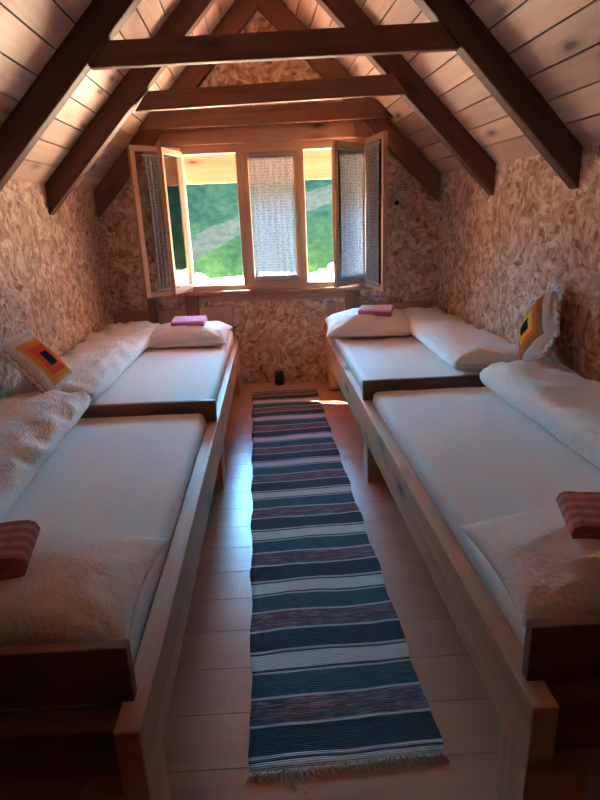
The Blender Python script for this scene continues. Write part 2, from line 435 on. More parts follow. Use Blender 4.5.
# ceiling boards on both slopes
def slope(name, fn, n, sgn):
    bm = new_bm()
    for i in range(-2, n):
        s0, s1 = (i + .03)/n, (i + .97)/n
        a0, a1, b0, b1 = fn(s0, YF - .05), fn(s1, YF - .05), fn(s0, YO), fn(s1, YO)
        nrm = (a1 - a0).cross(b0 - a0).normalized()
        if nrm.z < 0: nrm = -nrm
        t_ = nrm*.022
        board(bm, [a0, a1, a1 + t_, a0 + t_, b0, b1, b1 + t_, b0 + t_])
    struct(obj(name, bm, M['ceil'])); bm = new_bm()
    # dark felt above the boards closes the joints
    for i in range(-2, n):
        a0, a1, b0, b1 = fn(i/n, YF - .05), fn((i+1)/n, YF - .05), fn(i/n, YO), fn((i+1)/n, YO)
        nrm = (a1 - a0).cross(b0 - a0).normalized()
        if nrm.z < 0: nrm = -nrm
        t0 = nrm*.0225; t1 = nrm*.05
        board(bm, [a0 + t0, a1 + t0, a1 + t1, a0 + t1, b0 + t0, b1 + t0, b1 + t1, b0 + t1], tone=0)
    return struct(obj('trim_3', bm, M['dark']))
bm = new_bm()
for sg in (-1, 1):
    a, b_ = Vector((ridge(YF - .05)[0], YF - .05, ridge(YF - .05)[1] + .03)), Vector((ridge(YO)[0], YO, ridge(YO)[1] + .03))
    q = [Vector((0, 0, 0)), Vector((sg*.16, 0, -.16)), Vector((sg*.16, 0, -.12)), Vector((0, 0, .06))]
    board(bm, [a + v for v in q] + [b_ + v for v in q])
struct(obj('trim_2', bm, M['ceil']))
slope('ceiling', roofL, 15, 1); slope('ceiling', roofR, 15, -1)

# gable boards outside under the roof overhang; upper ones added to block the sun
bm = new_bm()
z = 1.80
while z < 3.1:
    z1 = z + .128
    def xl_(q): return XL + max(0, (q - 1.755))*.985
    def xr_(q): return xe(5.75) - max(0, (q - ZE))*.93
    x0, x1 = min(xl_(z1), xl_(z)) - .02, max(xr_(z1), xr_(z)) + .02
    x0, x1 = max(x0, XL - .2), min(x1, 1.5)
    x0 = XL - .2 if z < 1.9 else x0; x1 = 1.55 if z < 1.9 else x1
    if x1 - x0 > .05: box(bm, x0, x1, 5.75, 5.775, z, z1 - .003)
    z = z1
struct(obj('trim_1', bm, M['clad']))

# hillside outside
bm = new_bm()
def gz(x, y):
    h = -.15
    if y > 15: h += (min(y, 21) - 15)*.80
    h += .25*noise.noise(Vector((x*.35, y*.35, 0)))*min(1, max(0, (y - 15)/2))
    return h
ys = [5.8 + i*.35 for i in range(62)]; xs = [-30 + i*1.0 for i in range(61)]
gv = [[bm.verts.new((x, y, gz(x, y))) for x in xs] for y in ys]
for i in range(len(ys)-1):
    for j in range(len(xs)-1): bm.faces.new((gv[i][j], gv[i][j+1], gv[i+1][j+1], gv[i+1][j]))
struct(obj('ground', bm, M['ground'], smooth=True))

# ------------------------------------------------------------------ WINDOW
win = bpy.data.objects.new('window_1', None); COL.objects.link(win); win.matrix_world = Matrix.Translation(W(-.03, 0, .87)); win['kind'] = 'structure'
fz0, fz1 = .885, 2.055
bm = new_bm()
FU0, FU1 = -.845, .785
wbox(bm, FU0, FU1, -.07, .02, fz1 - .05, fz1 + .015)      # head
wbox(bm, FU0, FU1, -.07, .02, fz0 - .015, fz0 + .035)     # bottom rail
wbox(bm, FU0, FU0 + .05, -.07, .02, fz0 + .035, fz1 - .05)
wbox(bm, FU1 - .05, FU1, -.07, .02, fz0 + .035, fz1 - .05)
wbox(bm, -.335, -.275, -.07, .02, fz0 + .035, fz1 - .05)
wbox(bm, .185, .235, -.07, .02, fz0 + .035, fz1 - .05)
obj('window_frame', bm, M['frame'], win, .003)
bm = new_bm(); wbox(bm, FU0 - .03, FU1 + .03, 0.02, .055, fz0 - .045, fz0 - .012)
obj('window_sill', bm, M['lint'], win, .004)
bm = new_bm(); wbox(bm, FU0 - .02, FU1 + .02, -.16, -.07, fz0 - .06, fz0 - .02)
obj('outer_sill', bm, M['lint'], win, .004)

def sash(hu, hd, ang, width, z0, z1, sgn, th=.035, st=.042):
    """sash hinged at wall coords (hu, hd); closed it runs towards sgn along the wall; ang opens it into the room"""
    a = math.radians(ang)
    du, dd = sgn*math.cos(a), math.sin(a)
    def P(s, q, z): # s along sash, q through its thickness
        return W(hu + du*s - sgn*dd*q*1, hd + dd*s + math.cos(a)*q, z)
    bm = new_bm()
    def bb(s0, s1, za, zb):
        qm = 0
        thv = P(0, th/2, 0) - P(0, -th/2, 0)
        if s1 - s0 > zb - za: beam(bm, P(s0, 0, (za+zb)/2), P(s1, 0, (za+zb)/2), thv, (0, 0, zb - za))
        else: beam(bm, P((s0+s1)/2, 0, za), P((s0+s1)/2, 0, zb), P(s1, 0, 0) - P(s0, 0, 0), thv)
    bb(0, st, z0, z1); bb(width - st, width, z0, z1); bb(st, width - st, z0, z0 + st); bb(st, width - st, z1 - st, z1)
    s_ = obj('sash', bm, M['frame'], win, .003)
    bm = new_bm(); beam(bm, P(st - .005, 0, (z0+z1)/2), P(width - st + .005, 0, (z0+z1)/2), P(0, .0015, 0) - P(0, -.0015, 0), (0, 0, z1 - z0 - 2*st + .01))
    obj('pane', bm, M['glass'], s_)
    for zz in (z0 + .15, z1 - .15):
        bm = new_bm(); bmesh.ops.create_cone(bm, cap_ends=True, segments=12, radius1=.006, radius2=.006, depth=.06, matrix=Matrix.Translation(P(-.004, th/2, zz)))
        obj('hinge', bm, M['hinge'], s_, smooth=False)
    bm = new_bm(); beam(bm, P(width - st/2, th/2, (z0+z1)/2 - .05), P(width - st/2, th/2, (z0+z1)/2 + .05), P(.012, 0, 0) - P(0, 0, 0), P(0, .014, 0) - P(0, 0, 0))
    obj('latch', bm, M['hinge'], s_, .003)
    return P
sz0, sz1 = .905, 2.03
PL_in = sash(-.80, .045, 132, .47, .875, 2.06, 1)
PL_out = sash(-.80, .0, 97, .46, sz0, sz1, 1)
PC = sash(-.275, -.0, 0, .46, sz0 + .01, sz1 - .01, 1)
PR_out = sash(.735, .0, 53, .43, sz0, sz1, -1)
PR_in = sash(.755, .045, 104, .46, .875, 2.06, -1)

def curtain(P, s0, s1, z0, z1, q, folds, amp, label, hem=.045):
    t = thing('curtain', label, 'curtain', P((s0+s1)/2, q, z0), 'lace curtains on the window sashes')
    bm = bmesh.new(); uv = bm.loops.layers.uv.new('UVMap')
    nx, nz = folds*10, 26
    grid = []
    cl = s1 - s0
    for i in range(nx + 1):
        row = []
        for j in range(nz + 1):
            a, h = i/nx, j/nz
            pinch = 1 - .06*math.sin(math.pi*h)
            s = (s0+s1)/2 + (a - .5)*cl*pinch
            qq = q + amp*math.sin(a*folds*2*math.pi + .6*math.sin(h*3)) * (.75 + .25*math.sin(h*5 + a*9)) + .003*noise.noise(Vector((a*20, h*9, q)))
            row.append(bm.verts.new(P(s, qq, z0 + (z1 - z0)*h)))
        grid.append(row)
    for i in range(nx):
        for j in range(nz):
            fc = bm.faces.new((grid[i][j], grid[i+1][j], grid[i+1][j+1], grid[i][j+1]))
            for lp, (a, b_) in zip(fc.loops, ((i, j), (i+1, j), (i+1, j+1), (i, j+1))): lp[uv].uv = (a/nx*cl*1.4, b_/nz*(z1-z0))
    obj('lace_panel', bm, M['lace'], t, smooth=True)
    for za, zb in ((z1 - .005, z1 + hem), (z0 - hem, z0 + .005)):
        bm = bmesh.new(); n = folds*14; rows = []
        for i in range(n + 1):
            a = i/n; s = s0 + cl*a
            row = []
            for j in range(5):
                h = j/4; qq = q + amp*.8*math.sin(a*folds*3*2*math.pi)*(.4 + .6*abs(h - .5)*2)
                row.append(bm.verts.new(P(s, qq, za + (zb - za)*h + .003*math.sin(a*folds*19))))
            rows.append(row)
        for i in range(n):
            for j in range(4): bm.faces.new((rows[i][j], rows[i+1][j], rows[i+1][j+1], rows[i][j+1]))
        o = obj('gathered_hem', bm, M['hem'], t, smooth=True)
    for zz in (z0 - hem/2, z1 + hem/2):
        bm = new_bm(); beam(bm, P(s0 - .02, q, zz), P(s1 + .02, q, zz), P(0, .004, 0) - P(0, -.004, 0), (0, 0, .008))
        obj('rod', bm, M['hinge'], t)
    return t
curtain(PC, .045, .42, .985, 1.955, .028, 7, .007, 'white dotted lace curtain on the closed middle sash')
curtain(PR_out, .05, .385, .975, 1.945, .026, 8, .008, 'white lace curtain on the half open sash beside the right opening')
curtain(PR_in, .055, .40, .955, 1.965, -.030, 8, .008, 'white lace curtain on the right sash swung open furthest')
curtain(PL_in, .10, .36, .955, 1.965, -.030, 7, .010, 'grey looking lace curtain bunched on the left sash against the wall')

# ------------------------------------------------------------------ ROOF TIMBERS
def rafter(fn, yf, label, depth=.2, wid=.085, name='rafter', s_end=.985, m='rafter', grp='rafters under the ceiling boards'):
    """rafter hanging below the boards; depth measured vertically, foot cut level"""
    bm = new_bm()
    def pt(s, dz, y): p = fn(s, y); return Vector((p.x, p.y, p.z - dz - .001))
    s0 = .0
    y0, y1 = yf(s0), yf(s_end)
    v0 = pt(s0, 0, y0); v1 = pt(s_end, 0, y1)
    C = []
    for s, yc in ((s0, y0), (s_end, y1)):
        C += [pt(s, depth, yc - wid/2), pt(s, depth, yc + wid/2), pt(s, 0, yc + wid/2), pt(s, 0, yc - wid/2)]
    board(bm, C)
    o = obj(name, bm, M[m], bev=.006)
    tag(o, label, 'rafter', grp); return recenter(o, (v0 + v1)/2)
rafter(roofL, lambda s: 3.21 - .0*s, 'dark rafter on the left slope nearest the camera')
rafter(roofR, lambda s: 3.12 + .09*s, 'dark rafter on the right slope nearest the camera')
rafter(roofL, lambda s: 4.22 - .03*s, 'second dark rafter on the left slope, between camera and window')
rafter(roofR, lambda s: 4.10 + .09*s, 'second dark rafter on the right slope, between camera and window')
# gable rafters flat on the back wall
def grafter(side, label):
    bm = new_bm(); rx_, rz_ = ridge(5.2)
    e = (-1.58, 1.74) if side < 0 else (1.36, 1.765)
    a = (e[0], e[1]); b_ = (rx_, rz_ - .01); dd = .06
    C = [W(a[0], .002, a[1] - .22), W(a[0], dd, a[1] - .22), W(a[0], dd, a[1]), W(a[0], .002, a[1]),
         W(b_[0], .002, b_[1] - .22), W(b_[0], dd, b_[1] - .22), W(b_[0], dd, b_[1]), W(b_[0], .002, b_[1])]
    board(bm, C)
    o = obj('gable_rafter', bm, M['beam'], bev=.004); tag(o, label, 'rafter', 'gable rafters on the window wall'); return recenter(o, W((a[0]+b_[0])/2, .03, (a[1]+b_[1])/2))
grafter(-1, 'brown flat rafter along the left gable edge above the window')
grafter(1, 'brown flat rafter along the right gable edge above the window')
def xbeam(name, x0, y0, x1, y1, zl0, zr0, h, th_, m, label, cut=.09):
    bm = new_bm()
    C = [Vector((x0, y0 - th_/2, zl0)), Vector((x0, y0 + th_/2, zl0)), Vector((x0 + cut, y0 + th_/2, zl0 + h)), Vector((x0 + cut, y0 - th_/2, zl0 + h)),
         Vector((x1, y1 - th_/2, zr0)), Vector((x1, y1 + th_/2, zr0)), Vector((x1 - cut, y1 + th_/2, zr0 + h)), Vector((x1 - cut, y1 - th_/2, zr0 + h))]
    board(bm, C); o = obj(name, bm, M[m], bev=.004); tag(o, label, 'beam'); return recenter(o, ((x0+x1)/2, (y0+y1)/2, (zl0+zr0)/2))
xbeam('collar_beam', -.885, 3.225, .91, 3.145, 2.215, 2.225, .115, .05, 'beam', 'brown collar beam nearest the camera, tying the first pair of rafters')
xbeam('collar_beam', -.905, 4.225, .86, 4.10, 2.18, 2.205, .115, .05, 'beam', 'brown collar beam in the middle, tying the second pair of rafters')
bm = new_bm(); wbox(bm, -1.10, .97, .062, .11, 2.20, 2.335)
o = obj('tie_beam', bm, M['beam'], bev=.004); tag(o, 'brown tie beam fixed across the gable just above the window', 'beam'); recenter(o, W(0, .08, 2.27))
bm = new_bm(); wbox(bm, -.95, .80, .022, .055, 2.075, 2.195)
o = obj('lintel_board', bm, M['lint'], bev=.003); tag(o, 'paler pine board directly over the window frame', 'board'); recenter(o, W(0, .04, 2.13))
bm = new_bm(); wbox(bm, -.80, .70, .001, .02, .775, .835)
o = obj('apron_board', bm, M['lint'], bev=.003); tag(o, 'narrow pine board on the wall right under the window sill', 'board'); recenter(o, W(0, .01, .80))
# studs beside the window, down to the beds
for i, (ua, ub, za, zb, lb) in enumerate(((-1.215, -1.15, 0, .83, 'left one of two pine studs under the open left sash'), (-.87, -.755, 0, .83, 'right one of two pine studs, below the left edge of the window frame'),
                                  (.56, .68, 0, .83, 'pine stud below the right edge of the window frame'))):
    bm = new_bm(); wbox(bm, ua, ub, .021, .06, za, zb); o = obj('wall_stud', bm, M['beam'], bev=.004)
    tag(o, lb, 'post', 'studs on the window wall'); recenter(o, W((ua+ub)/2, .04, 0))
# pale horizontal slats on the window wall
for (uc, zc, wv_, hv_, lb) in ((1.055, 1.66, .15, .24, 'white slatted wall vent at the right of the window, near the corner'), (-1.19, 1.60, .10, .22, 'white slatted wall vent seen through the left open sash')):
    t = thing('wall_panel', lb, 'panel', W(uc, 0, zc - hv_/2), 'slatted panels on the window wall')
    if uc > 0: panel_r = t
    bm = new_bm(); wbox(bm, uc - wv_/2, uc + wv_/2, .001, .006, zc - hv_/2, zc + hv_/2); obj('backing', bm, M['osb'], t)
    bm = new_bm()
    n = 12
    for i in range(n): z_ = zc - hv_/2 + (i + .5)*hv_/n; wbox(bm, uc - wv_/2 + .005, uc + wv_/2 - .005, .007, .014, z_ - .0035, z_ + .0035)
    obj('slats', bm, M['paper'], t)
bm = bmesh.new(); bmesh.ops.create_cone(bm, cap_ends=True, segments=20, radius1=.022, radius2=.016, depth=.03, matrix=Matrix.Translation(W(1.01, .03, 1.555)) @ (W(0, 1, 0) - W(0, 0, 0)).to_track_quat('Z', 'Y').to_matrix().to_4x4())
o = obj('knob', bm, M['dark'], panel_r, .003); o['label'] = 'small round black knob'

# ------------------------------------------------------------------ BEDS
ZT, ZB = .437, .240
def bed(side):
    rail = railL if side < 0 else railR
    wall = (lambda y: XL + .01) if side < 0 else (lambda y: xe(y) - .01)
    s = side   # -1 left, +1 right: direction from the aisle towards the wall
    wr = .06
    y0, y1 = .985, (5.06 if side > 0 else 5.13)
    name_side = 'left' if side < 0 else 'right'
    t = thing('bed_frame', f'long spruce double bed frame along the {name_side} wall with two sleeping places end to end', 'bed', (rail(3.2) + s*.5, 3.2, 0), 'built-in timber bed frames')
    def rx_(y, q): return rail(y) + s*q
    bm = new_bm()
    C = []
    for y in (y0, y1): C += [Vector((rx_(y, 0), y, ZB)), Vector((rx_(y, wr), y, ZB)), Vector((rx_(y, wr), y, ZT)), Vector((rx_(y, 0), y, ZT))]
    board(bm, C); obj('side_rail', bm, M['bed'], t, .004)
    bm = new_bm(); C = []
    for y in (y0, y1): C += [Vector((wall(y) - s*.05, y, ZB)), Vector((wall(y), y, ZB)), Vector((wall(y), y, ZT)), Vector((wall(y) - s*.05, y, ZT))]
    board(bm, C); obj('side_rail', bm, M['bed'], t, .004)
    yd = 2.99 if side < 0 else 3.22
    zf = .558
    def cross(name, y, th_, z0, z1, q0, m, lbl=None, xw=None):
        bm = new_bm()
        beam(bm, (rx_(y, q0), y, (z0+z1)/2), (wall(y) - s*.004 if xw is None else xw, y, (z0+z1)/2), (0, th_, 0), (0, 0, z1 - z0))
        o = obj(name, bm, M[m], t, .003)
        if lbl: o['label'] = lbl
        return o
    cross('footboard', yd, .028, ZT + .001, zf, .006 if side < 0 else .012, 'bedboard', 'brown board between the two sleeping places')
    cross('footboard', 1.085 if side < 0 else 1.075, .032, ZT + .001, .590, .03 if side < 0 else .018, 'bedboard', 'dark board at the end nearest the camera')
    cross('end_beam', 1.03, .07, ZT - .13, ZT - .002, wr, 'bedboard')
    # slats under the mattresses
    for i in range(11):
        y = 1.25 + i*.36
        if abs(y - yd) < .06: y += .1
        bm = new_bm(); beam(bm, (rx_(y, wr + .002), y, .36), (wall(y) - s*.052, y, .36), (0, .09, 0), (0, 0, .02)); obj('slat', bm, M['bed'], t)
    # legs set back under the rail
    for yl in (1.07, 3.09, 4.93):
        for q in (.003, None):
            bm = new_bm()
            if q is not None: xa, xb = rx_(yl, q), rx_(yl, q + .15)
            else: xa, xb = wall(yl) - s*.06, wall(yl) - s*.13
            beam(bm, ((xa+xb)/2, yl, .001), ((xa+xb)/2, yl, ZB - .001), (abs(xb - xa), 0, 0), (0, .16, 0))
            obj('leg', bm, M['bed'], t, .003)
    # headboard planks on the window wall
    if side < 0: segs = ((-1.55, -1.225, .715), (-1.14, -.88, .725), (-.745, -.45, .735))
    else: segs = ((.40, .55, .73), (.69, .95, .72), (.955, 1.34, .72))
    for a, b_, zt in segs:
        bm = new_bm(); wbox(bm, a, b_, .022, .045, .45, zt); obj('headboard', bm, M['head'], t, .003)
    return t
bed(-1); bed(1)

def mattress(x0f, x1f, y0, y1, z0, z1, label, rad=.035):
    """rounded slab following slightly skewed sides"""
    bm = bmesh.new(); uv = bm.loops.layers.uv.new('UVMap')
    nx, ny = 26, 52
    def P(i, j, top):
        a, b_ = i/nx, j/ny
        # squeeze sampling towards the edges
        a = .5 - .5*math.cos(math.pi*a); b_ = .5 - .5*math.cos(math.pi*b_)
        y = y0 + (y1 - y0)*b_; x = x0f(y) + (x1f(y) - x0f(y))*a
        wx = abs(x1f(y) - x0f(y))
        ex = min(a, 1 - a)*wx; ey = min(b_, 1 - b_)*(y1 - y0)
        def drop(e): return rad - math.sqrt(max(0, rad*rad - max(0, rad - e)**2)) if e < rad else 0
        z = z1 - drop(ex) - drop(ey)
        z += .0045*noise.noise(Vector((x*5, y*3.2, z0))) + .0025*noise.noise(Vector((x*14, y*9, 2)))
        return Vector((x, y, z))
    top = [[bm.verts.new(P(i, j, 1)) for j in range(ny+1)] for i in range(nx+1)]
    for i in range(nx):
        for j in range(ny): bm.faces.new((top[i][j], top[i+1][j], top[i+1][j+1], top[i][j+1]))
    bd = [e for e in bm.edges if len(e.link_faces) == 1]
    ret = bmesh.ops.extrude_edge_only(bm, edges=bd)
    nv = [v for v in ret['geom'] if isinstance(v, bmesh.types.BMVert)]
    for v in nv: v.co.z = z0
    ed = [e for e in ret['geom'] if isinstance(e, bmesh.types.BMEdge) and all(v in nv for v in e.verts)]
    try: bmesh.ops.contextual_create(bm, geom=ed)
    except Exception: pass
    o = obj('mattress', bm, M['sheet'], smooth=True); tag(o, label, 'mattress', 'mattresses under white fitted sheets')
    ym = (y0+y1)/2; return recenter(o, ((x0f(ym)+x1f(ym))/2, ym, z0))
mattress(lambda y: XL + .03, lambda y: railL(y) - .065, 1.12, 2.965, .372, .503, 'sheeted mattress on the left bed, the place nearest the camera')
mattress(lambda y: XL + .03, lambda y: railL(y) - .04, 3.015, 5.09, .439, .541, 'sheeted mattress on the left bed, the place under the window')
mattress(lambda y: railR(y) + .065, lambda y: xe(y) - .03, 1.12, 3.195, .372, .503, 'sheeted mattress on the right bed, the place nearest the camera')
mattress(lambda y: railR(y) + .04, lambda y: xe(y) - .03, 3.245, 5.02, .439, .541, 'sheeted mattress on the right bed, the place under the window')

def cushionbm(w_, l_, h_, seed, ex=2.6, pinch=.06, wr=.012, nx=44, ny=34, flat=.35, pleat=0):
    """soft pillow: w_ along x, l_ along y, thickness h_"""
    bm = bmesh.new(); uv = bm.loops.layers.uv.new('UVMap')
    def pt(a, b_, side):
        # a, b_ in -1..1 ; sides bow inwards, corners stay out
        x = a*w_/2*(1 - pinch*(1 - abs(a)**0)*0 - pinch*(1 - b_*b_)*0) 
        x = a*w_/2*(1 - pinch*(1 - (b_*b_))*abs(a)); y = b_*l_/2*(1 - pinch*(1 - (a*a))*abs(b_))
        e = max(0, (1 - abs(a)**ex))*max(0, (1 - abs(b_)**ex))
        th = h_/2*(e**.48)
        cn = 1 - .25*(abs(a)**4)*(abs(b_)**4)
        z = th*cn
        n1 = noise.noise(Vector((a*2.2 + seed, b_*2.2, seed*1.3)))
        n2 = noise.noise(Vector((a*6 + seed, b_*5, seed)))
        # creases radiating from the corners
        rr = math.atan2(1 - abs(b_), 1 - abs(a) + 1e-6); dc = math.hypot(1 - abs(a), 1 - abs(b_))
        cre = math.sin(rr*9 + seed)*math.exp(-dc*2.2)
        z += (n1*wr*1.4 + n2*wr*.6 + cre*wr*1.3)*min(1, e*3)
        if pleat: z += wr*.5*math.sin(a*pleat)*(abs(b_)**3)*min(1, e*4)
        return Vector((x, y, z if side > 0 else -z*flat))
    vs = {}
    for sd in (1, -1):
        for i in range(nx + 1):
            for j in range(ny + 1):
                a = -math.cos(math.pi*i/nx); b_ = -math.cos(math.pi*j/ny)
                edge = i in (0, nx) or j in (0, ny)
                if sd < 0 and edge: vs[sd, i, j] = vs[1, i, j]; continue
                vs[sd, i, j] = bm.verts.new(pt(a, b_, sd))
    for sd in (1, -1):
        for i in range(nx):
            for j in range(ny):
                q = [(i, j), (i+1, j), (i+1, j+1), (i, j+1)]
                if sd < 0: q = q[::-1]
                try: fc = bm.faces.new([vs[(sd,) + p] for p in q])
                except ValueError: continue
                for lp, (ii, jj) in zip(fc.loops, q): lp[uv].uv = (.5 - .5*math.cos(math.pi*ii/nx), .5 - .5*math.cos(math.pi*jj/ny))
    return bm
def place(o, loc, ax, ay):
    ax = Vector(ax).normalized(); ay = Vector(ay); az = ax.cross(ay).normalized(); ay = az.cross(ax)
    o.matrix_world = Matrix(((ax.x, ay.x, az.x, loc[0]), (ax.y, ay.y, az.y, loc[1]), (ax.z, ay.z, az.z, loc[2]), (0, 0, 0, 1)))
    return o
def pillow(loc, w_, l_, h_, seed, rz_, label, tiltx=0, tilty=0):
    bm = cushionbm(w_, l_, h_, seed, wr=.009)
    o = obj('pillow', bm, M['pillow'], smooth=True); tag(o, label, 'pillow', 'white pillows on the beds')
    place(o, loc, (math.cos(rz_), math.sin(rz_), tiltx), (-math.sin(rz_), math.cos(rz_), tilty)); return o
pillow((-.765, 4.60, .592), .66, .48, .22, 1.2, -.03, 'white pillow with a pink towel at the window end of the left bed', tilty=.10)
pillow((.695, 4.62, .605), .72, .50, .27, 3.4, -.06, 'white pillow with a pink towel at the window end of the right bed', tilty=.10)
pillow((-.775, 1.365, .555), .76, .46, .20, 5.1, -.04, 'white pillow on the left bed at the end nearest the camera', tilty=.0)
pillow((.90, 1.345, .555), .76, .46, .20, 8.8, .03, 'white pillow on the right bed at the end nearest the camera', tilty=.0)

def duvet(p0, p1, w0, w1, h_, seed, label, taper=.0):
    """long folded duvet: centre line p0 (near end) to p1 (far end) with rounded ends"""
    p0, p1 = Vector(p0), Vector(p1); ax = (p1 - p0); Ln = ax.length; ax.normalize(); sd = Vector((ax.y, -ax.x, 0)).normalized()
    bm = bmesh.new(); nu, nv = 40, 90
    rows = []
    for j in range(nv + 1):
        b_ = -math.cos(math.pi*j/nv); t_ = (b_ + 1)/2
        wd = w0 + (w1 - w0)*t_
        endf = max(0, 1 - abs(b_)**26)**.5
        row = []
        for i in range(nu):
            an = 2*math.pi*i/nu
            cx, cz = math.cos(an), math.sin(an)
            px = math.copysign(abs(cx)**.62, cx); pz = math.copysign(abs(cz)**.75, cz)
            wob = noise.noise(Vector((seed, t_*7, cx*1.3 + cz)))
            x = px*wd/2*(.93 + .07*endf) + .014*wob*endf
            z = pz*h_/2*endf
            if cz > 0:
                z += (.026*noise.noise(Vector((px*2.5, t_*9 + seed, 1))) + .015*noise.noise(Vector((px*7, t_*22 + seed, 4))))*endf
                z += .010*math.sin(t_*Ln*26 + px*5 + 2*noise.noise(Vector((t_*6, px, seed))))*max(0, abs(px) - .55)*2.2*endf
            else: z *= .9
            row.append(bm.verts.new(p0 + ax*(t_*Ln) + sd*x + Vector((0, 0, z))))
        rows.append(row)
    for j in range(nv):
        for i in range(nu): bm.faces.new((rows[j][i], rows[j][(i+1) % nu], rows[j+1][(i+1) % nu], rows[j+1][i]))
    bm.faces.new(rows[0][::-1]); bm.faces.new(rows[-1])
    o = obj('duvet', bm, M['duvet'], smooth=True); tag(o, label, 'duvet', 'folded white duvets along the walls')
    return recenter(o, (p0 + p1)/2)
duvet((-1.285, 3.02, .605), (-1.29, 5.03, .605), .50, .50, .14, 2.0, 'long white folded duvet against the wall on the far half of the left bed')
duvet((-1.255, 1.62, .570), (-1.30, 3.02, .590), .56, .48, .15, 6.0, 'long white folded duvet against the wall on the near half of the left bed')
duvet((1.235, 3.27, .612), (1.165, 4.98, .612), .47, .38, .16, 9.0, 'long white folded duvet against the wall on the far half of the right bed')
duvet((1.40, 1.58, .585), (1.295, 3.12, .595), .46, .42, .19, 12.0, 'long white folded duvet against the wall on the near half of the right bed')

# towels: a folded cloth, layered like a flattened spiral
def towel(loc, w_, d_, t_, layers, ax, ay, m, label):
    bm = new_bm(); uv = bm.loops.layers.uv['UVMap']
    path = []
    for k in range(layers):
        z = (k + .5)*t_; xs_ = [-d_/2 + t_/2 + (d_ - t_)*i/12 for i in range(13)]
        if k % 2: xs_ = xs_[::-1]
        path += [(x, z + .12*t_*noise.noise(Vector((x*20, k, w_)))) for x in xs_]
        if k < layers - 1:
            sg = 1 if k % 2 == 0 else -1
            for a in (-50, 0, 50): path.append((sg*((d_ - t_)/2 + t_*.42*math.cos(math.radians(a))), z + t_/2 + t_/2*math.sin(math.radians(a))))
    n = len(path); hw = t_*.46
    rings = []
    for i, (x, z) in enumerate(path):
        a = Vector(path[max(0, i-1)]); b_ = Vector(path[min(n-1, i+1)]); tg = (b_ - a).normalized(); nr = Vector((-tg.y, tg.x))
        ring = []
        for e in (-1, 1):
            q = Vector((x, z)) + nr*hw*e
            ring.append(q)
        rings.append(ring)
    ny = 10; V = []
    for i, (a, b_) in enumerate(rings):
        V.append([[bm.verts.new((-w_/2 + w_*j/ny, q.x, q.y + .1*t_*noise.noise(Vector((j*.6, q.x*12, 3))))) for j in range(ny+1)] for q in (a, b_)])
    L_ = 0
    for i in range(n - 1):
        dl = (Vector(path[i+1]) - Vector(path[i])).length
        for e in (0, 1):
            for j in range(ny):
                fc = bm.faces.new((V[i][e][j], V[i][e][j+1], V[i+1][e][j+1], V[i+1][e][j]))
                for lp, (uu, vv) in zip(fc.loops, ((j, 0), (j+1, 0), (j+1, dl), (j, dl))): lp[uv].uv = (uu/ny*w_, L_ + vv)
        for j in (0, ny): bm.faces.new((V[i][0][j], V[i][1][j], V[i+1][1][j], V[i+1][0][j]))
        L_ += dl
    for i in (0, n-1):
        for j in range(ny): bm.faces.new((V[i][0][j], V[i][0][j+1], V[i][1][j+1], V[i][1][j]))
    o = obj('folded_towel', bm, M[m], bev=.004, smooth=True); tag(o, label, 'towel', 'folded towels on the pillows')
    return place(o, loc, ax, ay)
towel((-.755, 4.62, .685), .26, .17, .017, 3, (1, -.05, 0), (0, 1, .12), 'pink', 'pink folded towel on the pillow at the window end of the left bed')
towel((.745, 4.58, .712), .26, .20, .017, 3, (.93, -.28, 0), (.28, .93, .08), 'pink', 'pink folded towel on the pillow at the window end of the right bed')
towel((-.895, 1.35, .638), .20, .36, .034, 2, (.22, -1, 0), (1, .22, -.02), 'check', 'reddish folded towel on the near pillow of the left bed')
towel((.975, 1.36, .636), .20, .42, .030, 2, (.25, 1, 0), (-1, .25, -.02), 'check', 'red checked folded towel on the near pillow of the right bed')

# crochet cushions
def crochet_cushion(loc, ax, ay, size, h_, m, label, seed):
    t = thing('crochet_cushion', label, 'cushion', Vector(loc) - Vector((0, 0, size*.4)), 'crocheted cushions leaning on the side walls')
    bm = cushionbm(size, size, h_, seed, ex=2.2, pinch=.05, wr=.006, nx=36, ny=36, flat=.9)
    o = obj('cover', bm, M[m], smooth=True)
    mw = place(o, loc, ax, ay).matrix_world.copy(); o.parent = t; o.matrix_parent_inverse = t.matrix_world.inverted(); o.matrix_world = mw
    # ruffled white edge
    bm = bmesh.new(); n = 160; r_ = []
    for i in range(n):
        s = i/n*4; k = int(s); f_ = (s - k)*2 - 1
        x, y = [(f_, -1), (1, f_), (-f_, 1), (-1, -f_)][k]
        pin = 1 - .05*(1 - f_*f_)
        x2, y2 = x*size/2*(pin if abs(x) == 1 else 1), y*size/2*(pin if abs(y) == 1 else 1)
        out = Vector((x if abs(x) == 1 else f_*.3*0, y if abs(y) == 1 else 0, 0)); 
        if abs(f_) > .9: out = Vector((x, y, 0))
        out.normalize()
        wv_ = .010*math.sin(i*1.1)
        r_.append([bm.verts.new(Vector((x2, y2, .002)) - out*.02), bm.verts.new(Vector((x2, y2, 0)) + out*.018 + Vector((0, 0, wv_))), bm.verts.new(Vector((x2, y2, 0)) + out*.034 + Vector((0, 0, -wv_*1.3)))])
    for i in range(n):
        for j in range(2): bm.faces.new((r_[i][j], r_[(i+1) % n][j], r_[(i+1) % n][j+1], r_[i][j+1]))
    o2 = obj('ruffle', bm, M['duvet'], smooth=True); md = o2.modifiers.new('solid', 'SOLIDIFY'); md.thickness = .004
    o2.parent = t; o2.matrix_parent_inverse = t.matrix_world.inverted(); o2.matrix_world = mw
    return t
crochet_cushion((-1.345, 3.12, .765), (.62, .0, -.78), (0.0, 1, 0), .38, .13, 'croL', 'orange and red crocheted cushion with a black centre leaning on the left wall', 1.0)
